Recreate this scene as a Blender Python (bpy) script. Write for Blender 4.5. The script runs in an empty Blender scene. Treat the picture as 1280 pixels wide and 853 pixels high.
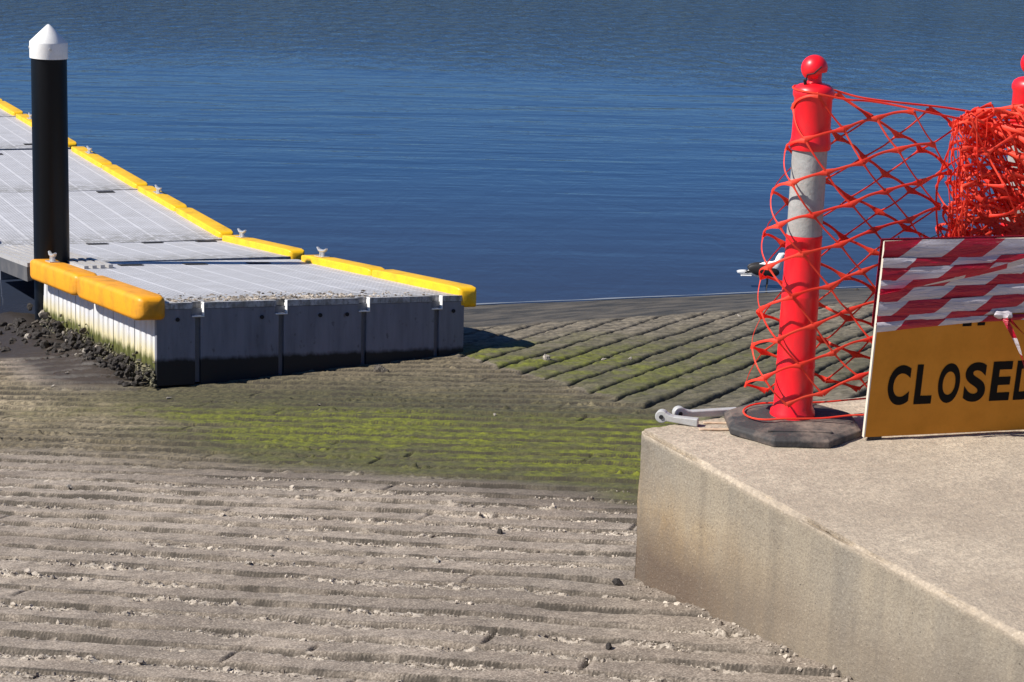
import bpy, bmesh, math, random
import numpy as np
from mathutils import Vector, Matrix
R = math.radians
rng = random.Random(7)
scene = bpy.context.scene
C = bpy.data.collections.new("Scene"); scene.collection.children.link(C)

# ------------------------------------------------------------------ camera
FOC = 2100.0            # focal length in pixels of a 1280 px wide frame
cam_d = bpy.data.cameras.new("camera"); cam = bpy.data.objects.new("camera", cam_d); C.objects.link(cam)
cam_d.sensor_width = 36; cam_d.lens = 36*FOC/1280
cam_d.clip_start = .05; cam_d.clip_end = 8000
pitch = math.atan((426.5+140)/FOC); roll = R(1.2)
fw = Vector((0, math.cos(pitch), -math.sin(pitch))); up0 = Vector((0, math.sin(pitch), math.cos(pitch))); rt0 = Vector((1,0,0))
rt = math.cos(roll)*rt0 + math.sin(roll)*up0; up = -math.sin(roll)*rt0 + math.cos(roll)*up0
M = Matrix((rt, up, -fw)).transposed().to_4x4(); M.translation = (0,0,1.65)
cam.matrix_world = M
scene.camera = cam

# ------------------------------------------------------------------ light
SUN_AZ, SUN_EL = R(-105), R(44)      # azimuth clockwise from +Y
sdir = Vector((math.sin(SUN_AZ)*math.cos(SUN_EL), math.cos(SUN_AZ)*math.cos(SUN_EL), math.sin(SUN_EL)))
w = bpy.data.worlds.new("World"); scene.world = w; w.use_nodes = True
nt = w.node_tree; bg = nt.nodes['Background']
sky = nt.nodes.new('ShaderNodeTexSky'); sky.sky_type = 'NISHITA'; sky.sun_disc = False
sky.sun_elevation = SUN_EL; sky.sun_rotation = SUN_AZ
sky.air_density = 1.0; sky.dust_density = 0.0; sky.ozone_density = 6.0
hs = nt.nodes.new('ShaderNodeMix'); hs.data_type='RGBA'; hs.blend_type='MULTIPLY'; hs.inputs[0].default_value=1
nt.links.new(sky.outputs[0], hs.inputs[6]); hs.inputs[7].default_value=(.60,.84,1.20,1)     # deep clear blue autumn sky
nt.links.new(hs.outputs[2], bg.inputs[0]); bg.inputs[1].default_value = .05
sl = bpy.data.lights.new("sun", 'SUN'); sun = bpy.data.objects.new("sun", sl); C.objects.link(sun)
sl.energy = 5.0; sl.angle = R(.5); sl.color = (1, .95, .88)
sun.rotation_euler = sdir.to_track_quat('Z', 'Y').to_euler()
scene.view_settings.view_transform = 'Standard'; scene.view_settings.look = 'None'
scene.view_settings.exposure = .46; scene.view_settings.gamma = 1

# ------------------------------------------------------------------ helpers
def tag(o, label=None, cat=None, group=None, kind=None):
    if label: o['label'] = label
    if cat: o['category'] = cat
    if group: o['group'] = group
    if kind: o['kind'] = kind
    return o
def empty(name, loc, rz=0):
    o = bpy.data.objects.new(name, None); C.objects.link(o); o.empty_display_size = .1
    o.location = loc; o.rotation_euler = (0,0,rz); return o
class MB:
    def __init__(s): s.v=[]; s.f=[]; s.m=[]
    def add(s, vs, fs, mi=0):
        k=len(s.v); s.v += [tuple(p) for p in vs]; s.f += [tuple(i+k for i in f) for f in fs]; s.m += [mi]*len(fs)
    def box(s, x0,x1,y0,y1,z0,z1, mi=0):
        s.add([(x0,y0,z0),(x1,y0,z0),(x1,y1,z0),(x0,y1,z0),(x0,y0,z1),(x1,y0,z1),(x1,y1,z1),(x0,y1,z1)],
              [(0,3,2,1),(4,5,6,7),(0,1,5,4),(1,2,6,5),(2,3,7,6),(3,0,4,7)], mi)
    def hexa(s, P, mi=0):   # 8 points, bottom ring then top ring
        s.add(P, [(0,3,2,1),(4,5,6,7),(0,1,5,4),(1,2,6,5),(2,3,7,6),(3,0,4,7)], mi)
    def tube(s, pts, rad, n=8, cap=True, flat=1.0, mi=0):
        pts=[Vector(p) for p in pts]; N=len(pts)
        if not hasattr(rad,'__len__'): rad=[rad]*N
        T=[(pts[min(i+1,N-1)]-pts[max(i-1,0)]).normalized() for i in range(N)]
        a=T[0].orthogonal().normalized()
        if abs(T[0].z)<.9: a=(Vector((0,0,1))-T[0]*T[0].z).normalized()
        vs=[]
        for i in range(N):
            a=(a-T[i]*a.dot(T[i])).normalized(); b=T[i].cross(a)
            for k in range(n):
                an=2*math.pi*k/n; vs.append(pts[i]+(a*math.cos(an)+b*math.sin(an)*flat)*rad[i])
        fs=[(i*n+k,i*n+(k+1)%n,(i+1)*n+(k+1)%n,(i+1)*n+k) for i in range(N-1) for k in range(n)]
        if cap: fs += [tuple(range(n-1,-1,-1)), tuple((N-1)*n+k for k in range(n))]
        s.add(vs,fs,mi)
    def lathe(s, prof, n=40, mi=0, M4=None):
        vs=[]; 
        for r,z in prof:
            for k in range(n):
                a=2*math.pi*k/n; p=Vector((r*math.cos(a), r*math.sin(a), z))
                vs.append(M4@p if M4 else p)
        N=len(prof)
        fs=[(i*n+k,i*n+(k+1)%n,(i+1)*n+(k+1)%n,(i+1)*n+k) for i in range(N-1) for k in range(n)]
        fs += [tuple(range(n-1,-1,-1)), tuple((N-1)*n+k for k in range(n))]
        s.add(vs,fs,mi)
    def build(s, name, mat, parent=None, smooth=False, bevel=0, seg=2, ang=40):
        me=bpy.data.meshes.new(name); me.from_pydata(s.v,[],s.f)
        for m in (mat if isinstance(mat,(list,tuple)) else [mat]): me.materials.append(m)
        me.polygons.foreach_set('material_index', s.m)
        if bevel:
            bm=bmesh.new(); bm.from_mesh(me); bmesh.ops.recalc_face_normals(bm, faces=bm.faces)
            ed=[e for e in bm.edges if len(e.link_faces)==2 and e.calc_face_angle(0)>R(ang)]
            bmesh.ops.bevel(bm, geom=ed, offset=bevel, segments=seg, profile=.5, affect='EDGES'); bm.to_mesh(me); bm.free()
        if smooth:
            me.polygons.foreach_set('use_smooth',[True]*len(me.polygons)); 
            me.set_sharp_from_angle(angle=R(ang)) if hasattr(me,'set_sharp_from_angle') else None
        me.update()
        o=bpy.data.objects.new(name,me); C.objects.link(o)
        if parent: o.parent=parent
        return o
def copy_tree(o, parent=None):
    c=o.copy(); C.objects.link(c); c.parent=parent
    for ch in list(o.children): copy_tree(ch,c)
    return c

# numpy noise
def _h(ix,iy,seed):
    n=(ix.astype(np.int64)*374761393+iy.astype(np.int64)*668265263+seed*974634777)&0xffffffff
    n=((n^(n>>13))*1274126177)&0xffffffff; n^=(n>>16)
    return (n&0xffff)/65535.0
def vn(x,y,seed=0):
    ix=np.floor(x); iy=np.floor(y); fx=x-ix; fy=y-iy; fx=fx*fx*(3-2*fx); fy=fy*fy*(3-2*fy)
    a=_h(ix,iy,seed); b=_h(ix+1,iy,seed); c=_h(ix,iy+1,seed); d=_h(ix+1,iy+1,seed)
    return (a*(1-fx)+b*fx)*(1-fy)+(c*(1-fx)+d*fx)*fy
def fbm(x,y,seed=0,o=4,g=.5):
    t=0; a=1; s=0
    for k in range(o): t=t+a*vn(x*2**k+17.3*k,y*2**k-9.1*k,seed+k); s+=a; a*=g
    return t/s
def sst(a,b,x):
    t=np.clip((x-a)/(b-a),0,1); return t*t*(3-2*t)

# ------------------------------------------------------------------ materials
def newmat(name, col=(.5,.5,.5), rough=.6, **kw):
    m=bpy.data.materials.new(name); m.use_nodes=True; b=m.node_tree.nodes['Principled BSDF']
    b.inputs['Base Color'].default_value=(*col,1); b.inputs['Roughness'].default_value=rough
    for k,v in kw.items(): b.inputs[k.replace('_',' ')].default_value=v
    return m
class G:
    """small node graph helper"""
    def __init__(s,m): s.m=m; s.t=m.node_tree; s.b=s.t.nodes['Principled BSDF']
    def n(s,ty,**kw):
        x=s.t.nodes.new(ty)
        for k,v in kw.items(): setattr(x,k,v)
        return x
    def l(s,a,b): s.t.links.new(a,b)
    def co(s,scale=(1,1,1),rot=(0,0,0),loc=(0,0,0)):
        tc=s.n('ShaderNodeTexCoord'); mp=s.n('ShaderNodeMapping'); s.l(tc.outputs['Object'],mp.inputs[0])
        mp.inputs['Scale'].default_value=scale; mp.inputs['Rotation'].default_value=rot; mp.inputs['Location'].default_value=loc
        return mp.outputs[0]
    def noise(s,sc,co=None,det=4,ro=.55,dist=0):
        x=s.n('ShaderNodeTexNoise'); x.inputs['Scale'].default_value=sc; x.inputs['Detail'].default_value=det
        x.inputs['Roughness'].default_value=ro; x.inputs['Distortion'].default_value=dist
        s.l(co if co is not None else s.co(), x.inputs['Vector']); return x.outputs['Fac']
    def voro(s,sc,co=None,feat='F1'):
        x=s.n('ShaderNodeTexVoronoi',feature=feat); x.inputs['Scale'].default_value=sc
        s.l(co if co is not None else s.co(), x.inputs['Vector']); return x
    def ramp(s,f,stops):
        x=s.n('ShaderNodeValToRGB'); e=x.color_ramp.elements
        while len(e)<len(stops): e.new(.5)
        for i,(p,c) in enumerate(stops):
            e[i].position=p; e[i].color=(*c,1) if hasattr(c,'__len__') else (c,c,c,1)
        s.l(f,x.inputs[0]); return x.outputs[0]
    def mix(s,f,a,b,bt='MIX'):
        x=s.n('ShaderNodeMix',data_type='RGBA',blend_type=bt)
        for i,q in ((0,f),(6,a),(7,b)):
            if hasattr(q,'links') or isinstance(q,bpy.types.NodeSocket): s.l(q,x.inputs[i])
            elif i==0: x.inputs[0].default_value=q
            else: x.inputs[i].default_value=(*q,1)
        return x.outputs[2]
    def math(s,op,a,b=0,c=None):
        x=s.n('ShaderNodeMath',operation=op)
        for i,q in enumerate((a,b)+((c,) if c is not None else ())):
            if isinstance(q,bpy.types.NodeSocket): s.l(q,x.inputs[i])
            else: x.inputs[i].default_value=q
        return x.outputs[0]
    def attr(s,name):
        x=s.n('ShaderNodeAttribute'); x.attribute_name=name; sp=s.n('ShaderNodeSeparateColor'); s.l(x.outputs['Color'],sp.inputs[0]); return sp.outputs, x.outputs['Alpha']
    def bump(s,h,st=.3,d=.01,prev=None):
        x=s.n('ShaderNodeBump'); x.inputs['Strength'].default_value=st; x.inputs['Distance'].default_value=d
        s.l(h,x.inputs['Height'])
        if prev is not None: s.l(prev,x.inputs['Normal'])
        return x.outputs[0]
    def col(s,c): s.l(c,s.b.inputs['Base Color'])
    def nrm(s,c): s.l(c,s.b.inputs['Normal'])
    def rough(s,c): s.l(c,s.b.inputs['Roughness'])

# plastic / rubber etc. with a little dirt
def dirty(name,c,rough=.5,dirt=(.2,.17,.13),amt=.35,sc=6,bs=.12,bd=.004,streak=False,**kw):
    m=newmat(name,c,rough,**kw); g=G(m)
    co=g.co((1,1,.25) if streak else (1,1,1))
    n=g.noise(sc,co,6,.65); n2=g.noise(sc*9,None,3)
    f=g.math('MULTIPLY',g.ramp(n,[(.45,0),(.75,1)]),amt)
    c1=g.mix(f,c,dirt); c2=g.mix(g.math('MULTIPLY',g.ramp(n2,[(.5,0),(.75,1)]),amt*.6),c1,tuple(x*.6 for x in c))
    g.col(c2); g.nrm(g.bump(n2,bs,bd)); g.rough(g.ramp(n,[(.3,rough*.85),(.8,min(1,rough*1.3))]))
    return m
MT={}
MT['fender_l']=dirty('orange_yellow_plastic',(.86,.36,.006),.48,(.22,.11,.02),.7,5,.3,.004)
MT['fender_r']=dirty('yellow_plastic',(.88,.50,.004),.48,(.28,.16,.02),.6,5,.3,.004)
MT['galv']=dirty('galvanised_metal',(.62,.62,.6),.38,(.3,.2,.14),.6,30,Metallic=.55)
MT['rubber']=dirty('weathered_rubber',(.04,.038,.037),.78,(.30,.22,.17),.95,6,.4,.005)
MT['black']=dirty('black_pile_sleeve',(.003,.0035,.005),.4,(.012,.012,.014),.25,3,.15,.004,streak=True,Specular_IOR_Level=.25)
MT['white']=dirty('white_plastic',(.85,.84,.8),.5,(.5,.45,.4),.3,12)
MT['dark']=newmat('dark_gap',(.01,.01,.012),.8)
MT['hull_front']=dirty('grey_hull_plastic',(.19,.20,.22),.5,(.1,.1,.11),.55,5,.15,.004,streak=True)

def hull_mat():
    m=newmat('hull_plastic_with_algae',(.78,.78,.8),.5); g=G(m)
    tc=g.n('ShaderNodeTexCoord'); sp=g.n('ShaderNodeSeparateXYZ'); g.l(tc.outputs['Object'],sp.inputs[0])
    st=g.noise(14,g.co((1,1,.12)),5,.6); n=g.noise(9,None,5)
    base=g.mix(g.ramp(st,[(.4,0),(.7,.5)]),(.66,.66,.67),(.42,.42,.43))
    zz=g.math('ADD',sp.outputs[2],g.math('MULTIPLY',g.math('SUBTRACT',g.noise(25,g.co((1,1,.3)),5,.7),.5),.14))
    base=g.mix(g.ramp(g.math('MULTIPLY_ADD',zz,1,1),[(.70,1),(.78,0)]),base,(.62,.55,.33))
    base=g.mix(g.ramp(g.math('MULTIPLY_ADD',zz,1,1),[(.66,1),(.70,0)]),base,(.10,.105,.022))
    base=g.mix(g.ramp(g.math('MULTIPLY_ADD',zz,1,1),[(.58,1),(.64,0)]),base,(.035,.032,.03))
    g.col(base); g.nrm(g.bump(n,.2,.004)); return m
MT['hull_side']=hull_mat()
def front_mat():
    m=newmat('front_hull_plastic',(.2,.21,.24),.6); g=G(m)
    tc=g.n('ShaderNodeTexCoord'); sp=g.n('ShaderNodeSeparateXYZ'); g.l(tc.outputs['Object'],sp.inputs[0])
    st=g.noise(9,g.co((1,1,.15)),5,.65)
    base=g.mix(g.ramp(st,[(.42,0),(.7,.8)]),(.21,.215,.25),(.12,.125,.15))
    base=g.mix(g.ramp(g.noise(26,g.co((1,1,.6)),4,.6),[(.62,0),(.7,.7)]),base,(.08,.08,.09))
    zz=g.math('ADD',sp.outputs[2],g.math('MULTIPLY',g.math('SUBTRACT',g.noise(16,g.co((1,1,.5)),5,.7),.5),.05))
    base=g.mix(g.ramp(g.math('MULTIPLY_ADD',zz,1,1),[(.665,1),(.69,0)]),base,(.008,.008,.008))
    g.col(base); g.nrm(g.bump(g.noise(8,g.co((1,1,.3))),.35,.01)); return m
MT['hull_front2']=front_mat()

def deck_mat():
    m=newmat('deck_grating_plastic',(.6,.6,.62),.55); g=G(m)
    tc=g.n('ShaderNodeTexCoord'); sp=g.n('ShaderNodeSeparateXYZ'); g.l(tc.outputs['Object'],sp.inputs[0])
    X,Y=sp.outputs[0],sp.outputs[1]
    def saw(c,per,wd,off=0):      # 1 on a line of width wd
        f=g.math('FRACT',g.math('DIVIDE',g.math('ADD',c,off),per)); return g.math('LESS_THAN',f,wd/per)
    wob=g.math('MULTIPLY',g.math('SUBTRACT',g.noise(30,None,2),.5),.012)
    ribs=saw(g.math('ADD',Y,wob),.055,.020); cols=saw(g.math('ADD',X,wob),.027,.009)
    lines=saw(X,.205,.016,.1)
    hole=g.math('MULTIPLY',g.math('SUBTRACT',1,ribs),g.math('SUBTRACT',1,cols))
    hole=g.math('MULTIPLY',hole,g.math('SUBTRACT',1,lines))
    n=g.noise(5,None,6,.65); n2=g.noise(60,None,3)
    base=g.mix(g.ramp(n,[(.35,0),(.72,.8)]),(.56,.56,.575),(.42,.415,.41))
    base=g.mix(g.math('MULTIPLY',hole,.62),base,(.2,.2,.21))
    lines2=saw(Y,.41,.014,.1)
    base=g.mix(g.math('MULTIPLY',g.math('MAXIMUM',lines,lines2),.40),base,(.70,.70,.71))
    # grime toward the grounded end (real dirt, local y runs away from the end)
    gr=g.math('MULTIPLY',g.ramp(g.math('ADD',Y,0),[(.1,1),(.62,0)]),g.ramp(g.noise(11,g.co((1,1.6,1)),6,.7),[(.42,0),(.58,1)]))
    base=g.mix(g.math('MULTIPLY',gr,.75),base,(.17,.16,.13))
    g.col(base); g.nrm(g.bump(hole,-.6,.004)); return m
MT['deck']=deck_mat()

# ------------------------------------------------------------------ ramp frame: local x = across (v), local y = down the ramp (u)
OX,OY=.4094,5.0824; RZ=math.atan2(.46658,.88448); SL=.1313; Z0=-.5123; WATER=-1.5
def Wd(v,u,z): c,s=math.cos(RZ),math.sin(RZ); return Vector((OX+v*c-u*s, OY+v*s+u*c, z))
def plane_z(u): return Z0-SL*u

def ramp_height(U,V):
    zp=Z0-SL*U
    # --- near lane: planks crossing at 45 degrees, rough aggregate band and crack between planks
    T_=U+V
    wrp=(fbm(U*1.3,V*1.3,5,3)-.5)*.12+(vn(U*8,V*8,6)-.5)*.014
    s=(U+V+wrp)/.208; k=np.floor(s); f=s-k
    big=fbm(U*1.1,V*1.1,11,3)
    fine=fbm(U*28,V*28,3,4,.6)-.5
    mid=fbm(U*7,V*7,21,3)-.5
    edge=.58+.16*(vn(U*6-V*6,k,9)-.5)*2+.1*(vn(U*23-V*23,k,19)-.5)
    lumps=np.maximum(0,vn(U*48,V*48,31)-.35)*1.5*vn(U*19,V*19,33)+.5*np.maximum(0,vn(U*95,V*95,35)-.4)
    band=sst(edge,edge+.07,f)*(1-sst(.86,.90,f))
    bstr=np.clip(sst(.36,.62,fbm(U*2.0-V*2.0,k*1.7,41,3))*1.1+.22,0,1)
    hn=.006*mid*2*sst(.4,.7,fbm(U*1.1+3,V*1.1,47,2))+.0025*fine*2 + band*((.011+.012*sst(.45,.7,fbm(U*1.7,V*1.7,45,2)))*lumps*bstr*1.3-.005)
    cpos=.885+.03*(vn(U*9-V*9,k,55)-.5); cw=.030+.065*vn(U*4-V*4,k,53)*sst(.35,.65,vn(U*1.7-V*1.7,k,57)); crack=np.exp(-np.abs((f-cpos)/cw)**3); riser_shade=np.exp(-np.abs(np.where(f<.5,f/.03,(1-f)/.085))**3)*(.25+.75*sst(.30,.62,vn(U*3.1-V*3.1,k,59)))*.8
    hn-=crack*.015*(.45+vn(U*5-V*5,T_*4,51))
    hn-=(.001+.010*sst(.30,.75,fbm(U*1.3-V*1.3,T_*1.7,43,3)))*(f/.89-.5-1.12*sst(.885,1.0,f))
    w=(V-U)+2.3*_h(k,k*0,61); jw=np.abs((w/1.15)-np.round(w/1.15))*1.15
    jm=(_h(k,np.round(w/1.15),63)>.5)
    joint=np.exp(-((jw+.012*(vn(U*12,V*12,67)-.5))/.008)**2)*jm*sst(.35,.6,vn(U*7,V*7,65)); hn-=joint*.016; crack=np.maximum(np.maximum(crack,joint*.9),riser_shade)
    # --- far lane: deep rounded ribs running the other way
    s2=(U-.62*(V-1.6)+.16+(fbm(U*1.5,V*1.5,71,3)-.5)*.05)/.262; f2=s2-np.floor(s2)
    gw=.055+.055*vn(U*5,V*5,79); rib=1-np.exp(-(np.minimum(f2,1-f2)/gw)**2)-.16*np.clip(1-f2*1.2,0,1)
    hf=-.060*(1-rib)+.012+.012*mid+.016*fine
    # left ends of the ribs fade in irregularly
    bl=sst(1.54,1.66,V+.05*(vn(U*6,V*0,77)-.5))
    # moss / slime softens the near grooves
    T=U+V
    h=hn*(1-bl)+hf*bl
    # --- silt further down
    ub=5.47-.30*(V-2.4)+.25*(fbm(V*2.2,U*.6,81,3)-.5)
    us=7.07-.22*(V-2.91)
    zb=Z0-SL*ub
    zs=zb+(WATER-zb)*(U-ub)/(us-ub)
    # the shore curves gently: concave
    zs=np.where(U>us, WATER-(U-us)*.10, zs)+.012*(fbm(U*2,V*1.0,91,4)-.5)
    sm=sst(-.10,.18,U-ub)
    z=(zp+h)*(1-sm)+(zs+.002*fine)*sm
    # low mud bank along the pontoon's left foot
    dl=-.25-V
    mud=np.exp(-((dl-.12)/.28)**2)*sst(4.6,5.6,U)*(1-sst(8.6,9.6,U))
    z=z+mud*(.05+.03*(fbm(U*6,V*6,95,3)-.5))
    # top of the ramp levels out beside the platform
    z=np.minimum(z,-.015)
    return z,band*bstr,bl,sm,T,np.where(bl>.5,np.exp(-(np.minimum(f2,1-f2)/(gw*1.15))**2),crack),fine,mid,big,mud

def axis(segs):
    out=[segs[0][0]]
    for a,b,st in segs:
        n=max(1,int(round((b-a)/st))); out+=list(a+(b-a)*(np.arange(1,n+1)/n))
    return np.array(out)
ua=axis([(-60,-12,4),(-12,-4,.5),(-4,-1.5,.05),(-1.5,1.0,.0055),(1.0,2.6,.008),(2.6,7.6,.0125),(7.6,10,.06),(10,20,.6),(20,80,5)])
va=axis([(-80,-14,5),(-14,-3.2,.4),(-3.2,-2.15,.05),(-2.15,1.5,.009),(1.5,5.6,.0125),(5.6,7,.03),(7,14,.3),(14,90,5)])
VV,UU=np.meshgrid(va,ua)
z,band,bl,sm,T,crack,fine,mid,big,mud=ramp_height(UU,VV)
far=np.clip((UU-12)/60,0,1); z=np.where(UU>10,np.minimum(z,WATER-.25-far*3),z)
nv,nu=len(va),len(ua)
co=np.stack([VV,UU,z],-1).reshape(-1,3).astype(np.float32)
idx=np.arange(nu*nv).reshape(nu,nv)
fa=np.stack([idx[:-1,:-1],idx[:-1,1:],idx[1:,1:],idx[1:,:-1]],-1).reshape(-1,4)
me=bpy.data.meshes.new('boat_ramp'); me.vertices.add(len(co)); me.vertices.foreach_set('co',co.ravel())
me.loops.add(fa.size); me.loops.foreach_set('vertex_index',fa.ravel().astype(np.int32))
me.polygons.add(len(fa)); me.polygons.foreach_set('loop_start',np.arange(0,fa.size,4,dtype=np.int32)); me.polygons.foreach_set('loop_total',np.full(len(fa),4,dtype=np.int32))
me.update(calc_edges=True)
# surface zones: moss, damp, silt, aggregate | straw growth, mud, ribs | painted groove shade
n1=fbm(UU*1.2,VV*1.2,101,5,.6)-.5; n2=fbm(UU*3.5+VV*3.5,(VV-UU)*.9,103,5,.65)-.5; n3=fbm(UU*14,VV*14,105,4,.65); n4=.5*fbm(T*8,(VV-UU)*1.8,109,5,.6)+.5*fbm(UU*5,VV*5,113,4,.6)-.5
Tn=T+n1*.8+n2*.5
n5=fbm(UU*.7+9,VV*.7,121,4)-.5; Tm=T+.60*(VV-.6)+n5*1.5+n2*.5
moss=(.20*sst(1.55,1.95,Tm)+.80*sst(2.0,2.7,Tm+n2*.6))*(1-sst(3.2,4.2,T+n5*1.2+n2*.8))*(.12+.88*sst(-.8,.1,VV+n5*1.8+n2*.6))*(.42+.75*sst(.34,.56,n3))
moss_r=.62*bl*sst(2.6,3.4,UU+n1)*(1-sst(4.1,5.0,UU+n1*1.4))*(1-sst(1.9,3.4,VV+n1*1.9))*(.25+.75*sst(-.12,.12,n4))*.9
moss=np.where(bl>.5,moss_r+moss*(1-sst(1.6,1.9,VV))*.5,moss)
mg=sst(.30,.60,fbm(UU*.9+5,VV*.9,107,4))
n5=fbm(UU*.7+9,VV*.7,121,4)-.5; Tm=T+.60*(VV-.6)+n5*1.5+n2*.5
mossband=sst(1.35,1.95,Tm-.15*n2)*(1-sst(4.2,5.4,T+n5*1.4+n2))*(.10+.90*sst(-1.0,.0,VV+n5*1.6+n2*.6))*(1-sm)
mossband=np.where(bl>.5,(1-sst(2.6,4.6,VV+n1*2))*sst(1.8,2.6,UU)*(1-sst(4.2,5.2,UU+n1))*.65+.10,mossband)
moss=np.clip(moss*(.70+.5*mg)*1.2*(.50+.80*sst(-.16,.06,n4+.25*n1))*(1-.75*np.clip(crack,0,1)),0,1)
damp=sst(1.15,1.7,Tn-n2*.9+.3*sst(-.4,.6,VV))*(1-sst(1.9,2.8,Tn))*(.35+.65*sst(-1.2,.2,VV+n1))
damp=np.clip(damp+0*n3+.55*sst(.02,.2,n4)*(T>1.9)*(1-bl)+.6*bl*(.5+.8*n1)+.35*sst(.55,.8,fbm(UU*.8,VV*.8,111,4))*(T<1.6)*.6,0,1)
straw=sst(1.6,2.4,Tn)*(1-bl)*(1-sm)*(1-sst(0,.5,mud*4))
leftness=np.clip((1-sst(-.9,.5,VV+n1*2))*(.3+.9*sst(-.1,.12,-n4))*sst(2.6,3.8,Tn)+.35*sst(-.05,.15,-n4-.1),0,1)
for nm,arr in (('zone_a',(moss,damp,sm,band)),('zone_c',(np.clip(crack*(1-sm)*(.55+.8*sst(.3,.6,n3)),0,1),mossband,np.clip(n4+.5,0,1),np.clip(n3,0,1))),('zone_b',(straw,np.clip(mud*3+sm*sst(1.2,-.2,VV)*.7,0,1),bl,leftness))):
    at=me.color_attributes.new(nm,'FLOAT_COLOR','POINT')
    at.data.foreach_set('color',np.stack([np.broadcast_to(a,UU.shape) for a in arr],-1).reshape(-1).astype(np.float32))
me.polygons.foreach_set('use_smooth',np.ones(len(fa),dtype=bool))
ramp=bpy.data.objects.new('ramp',me); C.objects.link(ramp); ramp.location=(OX,OY,0); ramp.rotation_euler=(0,0,RZ)
tag(ramp,'grooved grey concrete boat ramp with green moss band sloping into the water',None,None,'structure')
def ramp_mat():
    m=newmat('ramp_concrete',(.3,.27,.23),.85); g=G(m)
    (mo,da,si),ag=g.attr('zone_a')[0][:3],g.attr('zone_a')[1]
    (stw,mu,rb),br=g.attr('zone_b')[0][:3],g.attr('zone_b')[1]
    nA=g.noise(2.2,None,6,.6); nB=g.noise(38,None,5,.7); nC=g.noise(160,None,3,.6)
    (groove_shade,mb_,stk),n3_=g.attr('zone_c')[0][:3],g.attr('zone_c')[1]
    nE=g.noise(5,g.co((1,2.4,1),(0,0,-.78)),5,.65)
    base=g.mix(g.ramp(nA,[(.3,0),(.7,1)]),(.235,.188,.145),(.46,.385,.305))
    base=g.mix(g.math('MULTIPLY',g.ramp(nE,[(.40,1),(.54,0)]),.55),base,(.16,.13,.10))
    base=g.mix(g.math('MULTIPLY',g.ramp(g.noise(.9,None,5,.6),[(.50,0),(.66,1)]),.45),base,(.12,.098,.075))
    base=g.mix(g.math('MULTIPLY',g.ramp(nB,[(.38,1),(.52,0)]),.55),base,(.13,.105,.08))
    base=g.mix(g.math('MULTIPLY',g.ramp(nC,[(.40,1),(.5,0)]),.55),base,(.10,.08,.06))
    base=g.mix(g.math('MULTIPLY',g.ramp(nC,[(.54,0),(.68,1)]),.6),base,(.60,.52,.42))
    agc=g.mix(g.ramp(g.voro(75).outputs['Color'],[(.2,0),(.8,1)]),(.12,.095,.07),(.64,.56,.45))
    base=g.mix(g.math('MULTIPLY',ag,.75),base,agc)
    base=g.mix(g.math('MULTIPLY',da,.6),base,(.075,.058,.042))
    sw=g.mix(g.ramp(nB,[(.38,0),(.6,1)]),(.10,.08,.045),(.40,.325,.21))
    sd=g.mix(g.ramp(nB,[(.38,0),(.62,1)]),(.045,.037,.020),(.20,.16,.09)); sw=g.mix(br,sd,sw)
    base=g.mix(g.math('MULTIPLY',stw,.9),base,sw)
    rbc=g.mix(g.ramp(g.noise(8,g.co((1,3.2,1),(0,0,.6)),6,.7),[(.36,0),(.64,1)]),(.040,.034,.023),(.275,.232,.168))
    base=g.mix(g.math('MULTIPLY',rb,.92),base,rbc)
    dk=g.mix(g.ramp(nB,[(.38,0),(.62,1)]),(.022,.022,.008),(.085,.080,.028))
    base=g.mix(g.math('MULTIPLY',mb_,.86),base,dk)
    ms=g.mix(g.ramp(g.noise(20,g.co((1.6,1,1),(0,0,-.78)),6,.75),[(.36,0),(.60,1)]),(.045,.048,.008),(.170,.185,.008))
    base=g.mix(g.math('MULTIPLY',mo,.95),base,ms)
    base=g.mix(g.math('MULTIPLY',groove_shade,g.math('SUBTRACT',.9,g.math('MULTIPLY',rb,.2))),base,(.030,.024,.016))  # dark joints, with groove and riser shade painted into the colour
    sic=g.mix(g.ramp(g.noise(3,g.co((1,2.6,1),(0,0,.15)),6,.65),[(.38,0),(.68,1)]),(.034,.030,.020),(.135,.112,.078))
    base=g.mix(si,base,sic)
    base=g.mix(g.math('MULTIPLY',mu,.95),base,(.026,.019,.014))
    g.col(base)
    b1=g.bump(nB,.55,.010); b2=g.bump(nC,.45,.004,b1); g.nrm(b2)
    g.rough(g.math('SUBTRACT',.88,g.math('MULTIPLY',g.math('MAXIMUM',si,mu),.3)))
    return m
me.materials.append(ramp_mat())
HZ=None
def gz(v,u):
    a=ramp_height(np.array([u],float),np.array([v],float)); return float(a[0][0])

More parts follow.
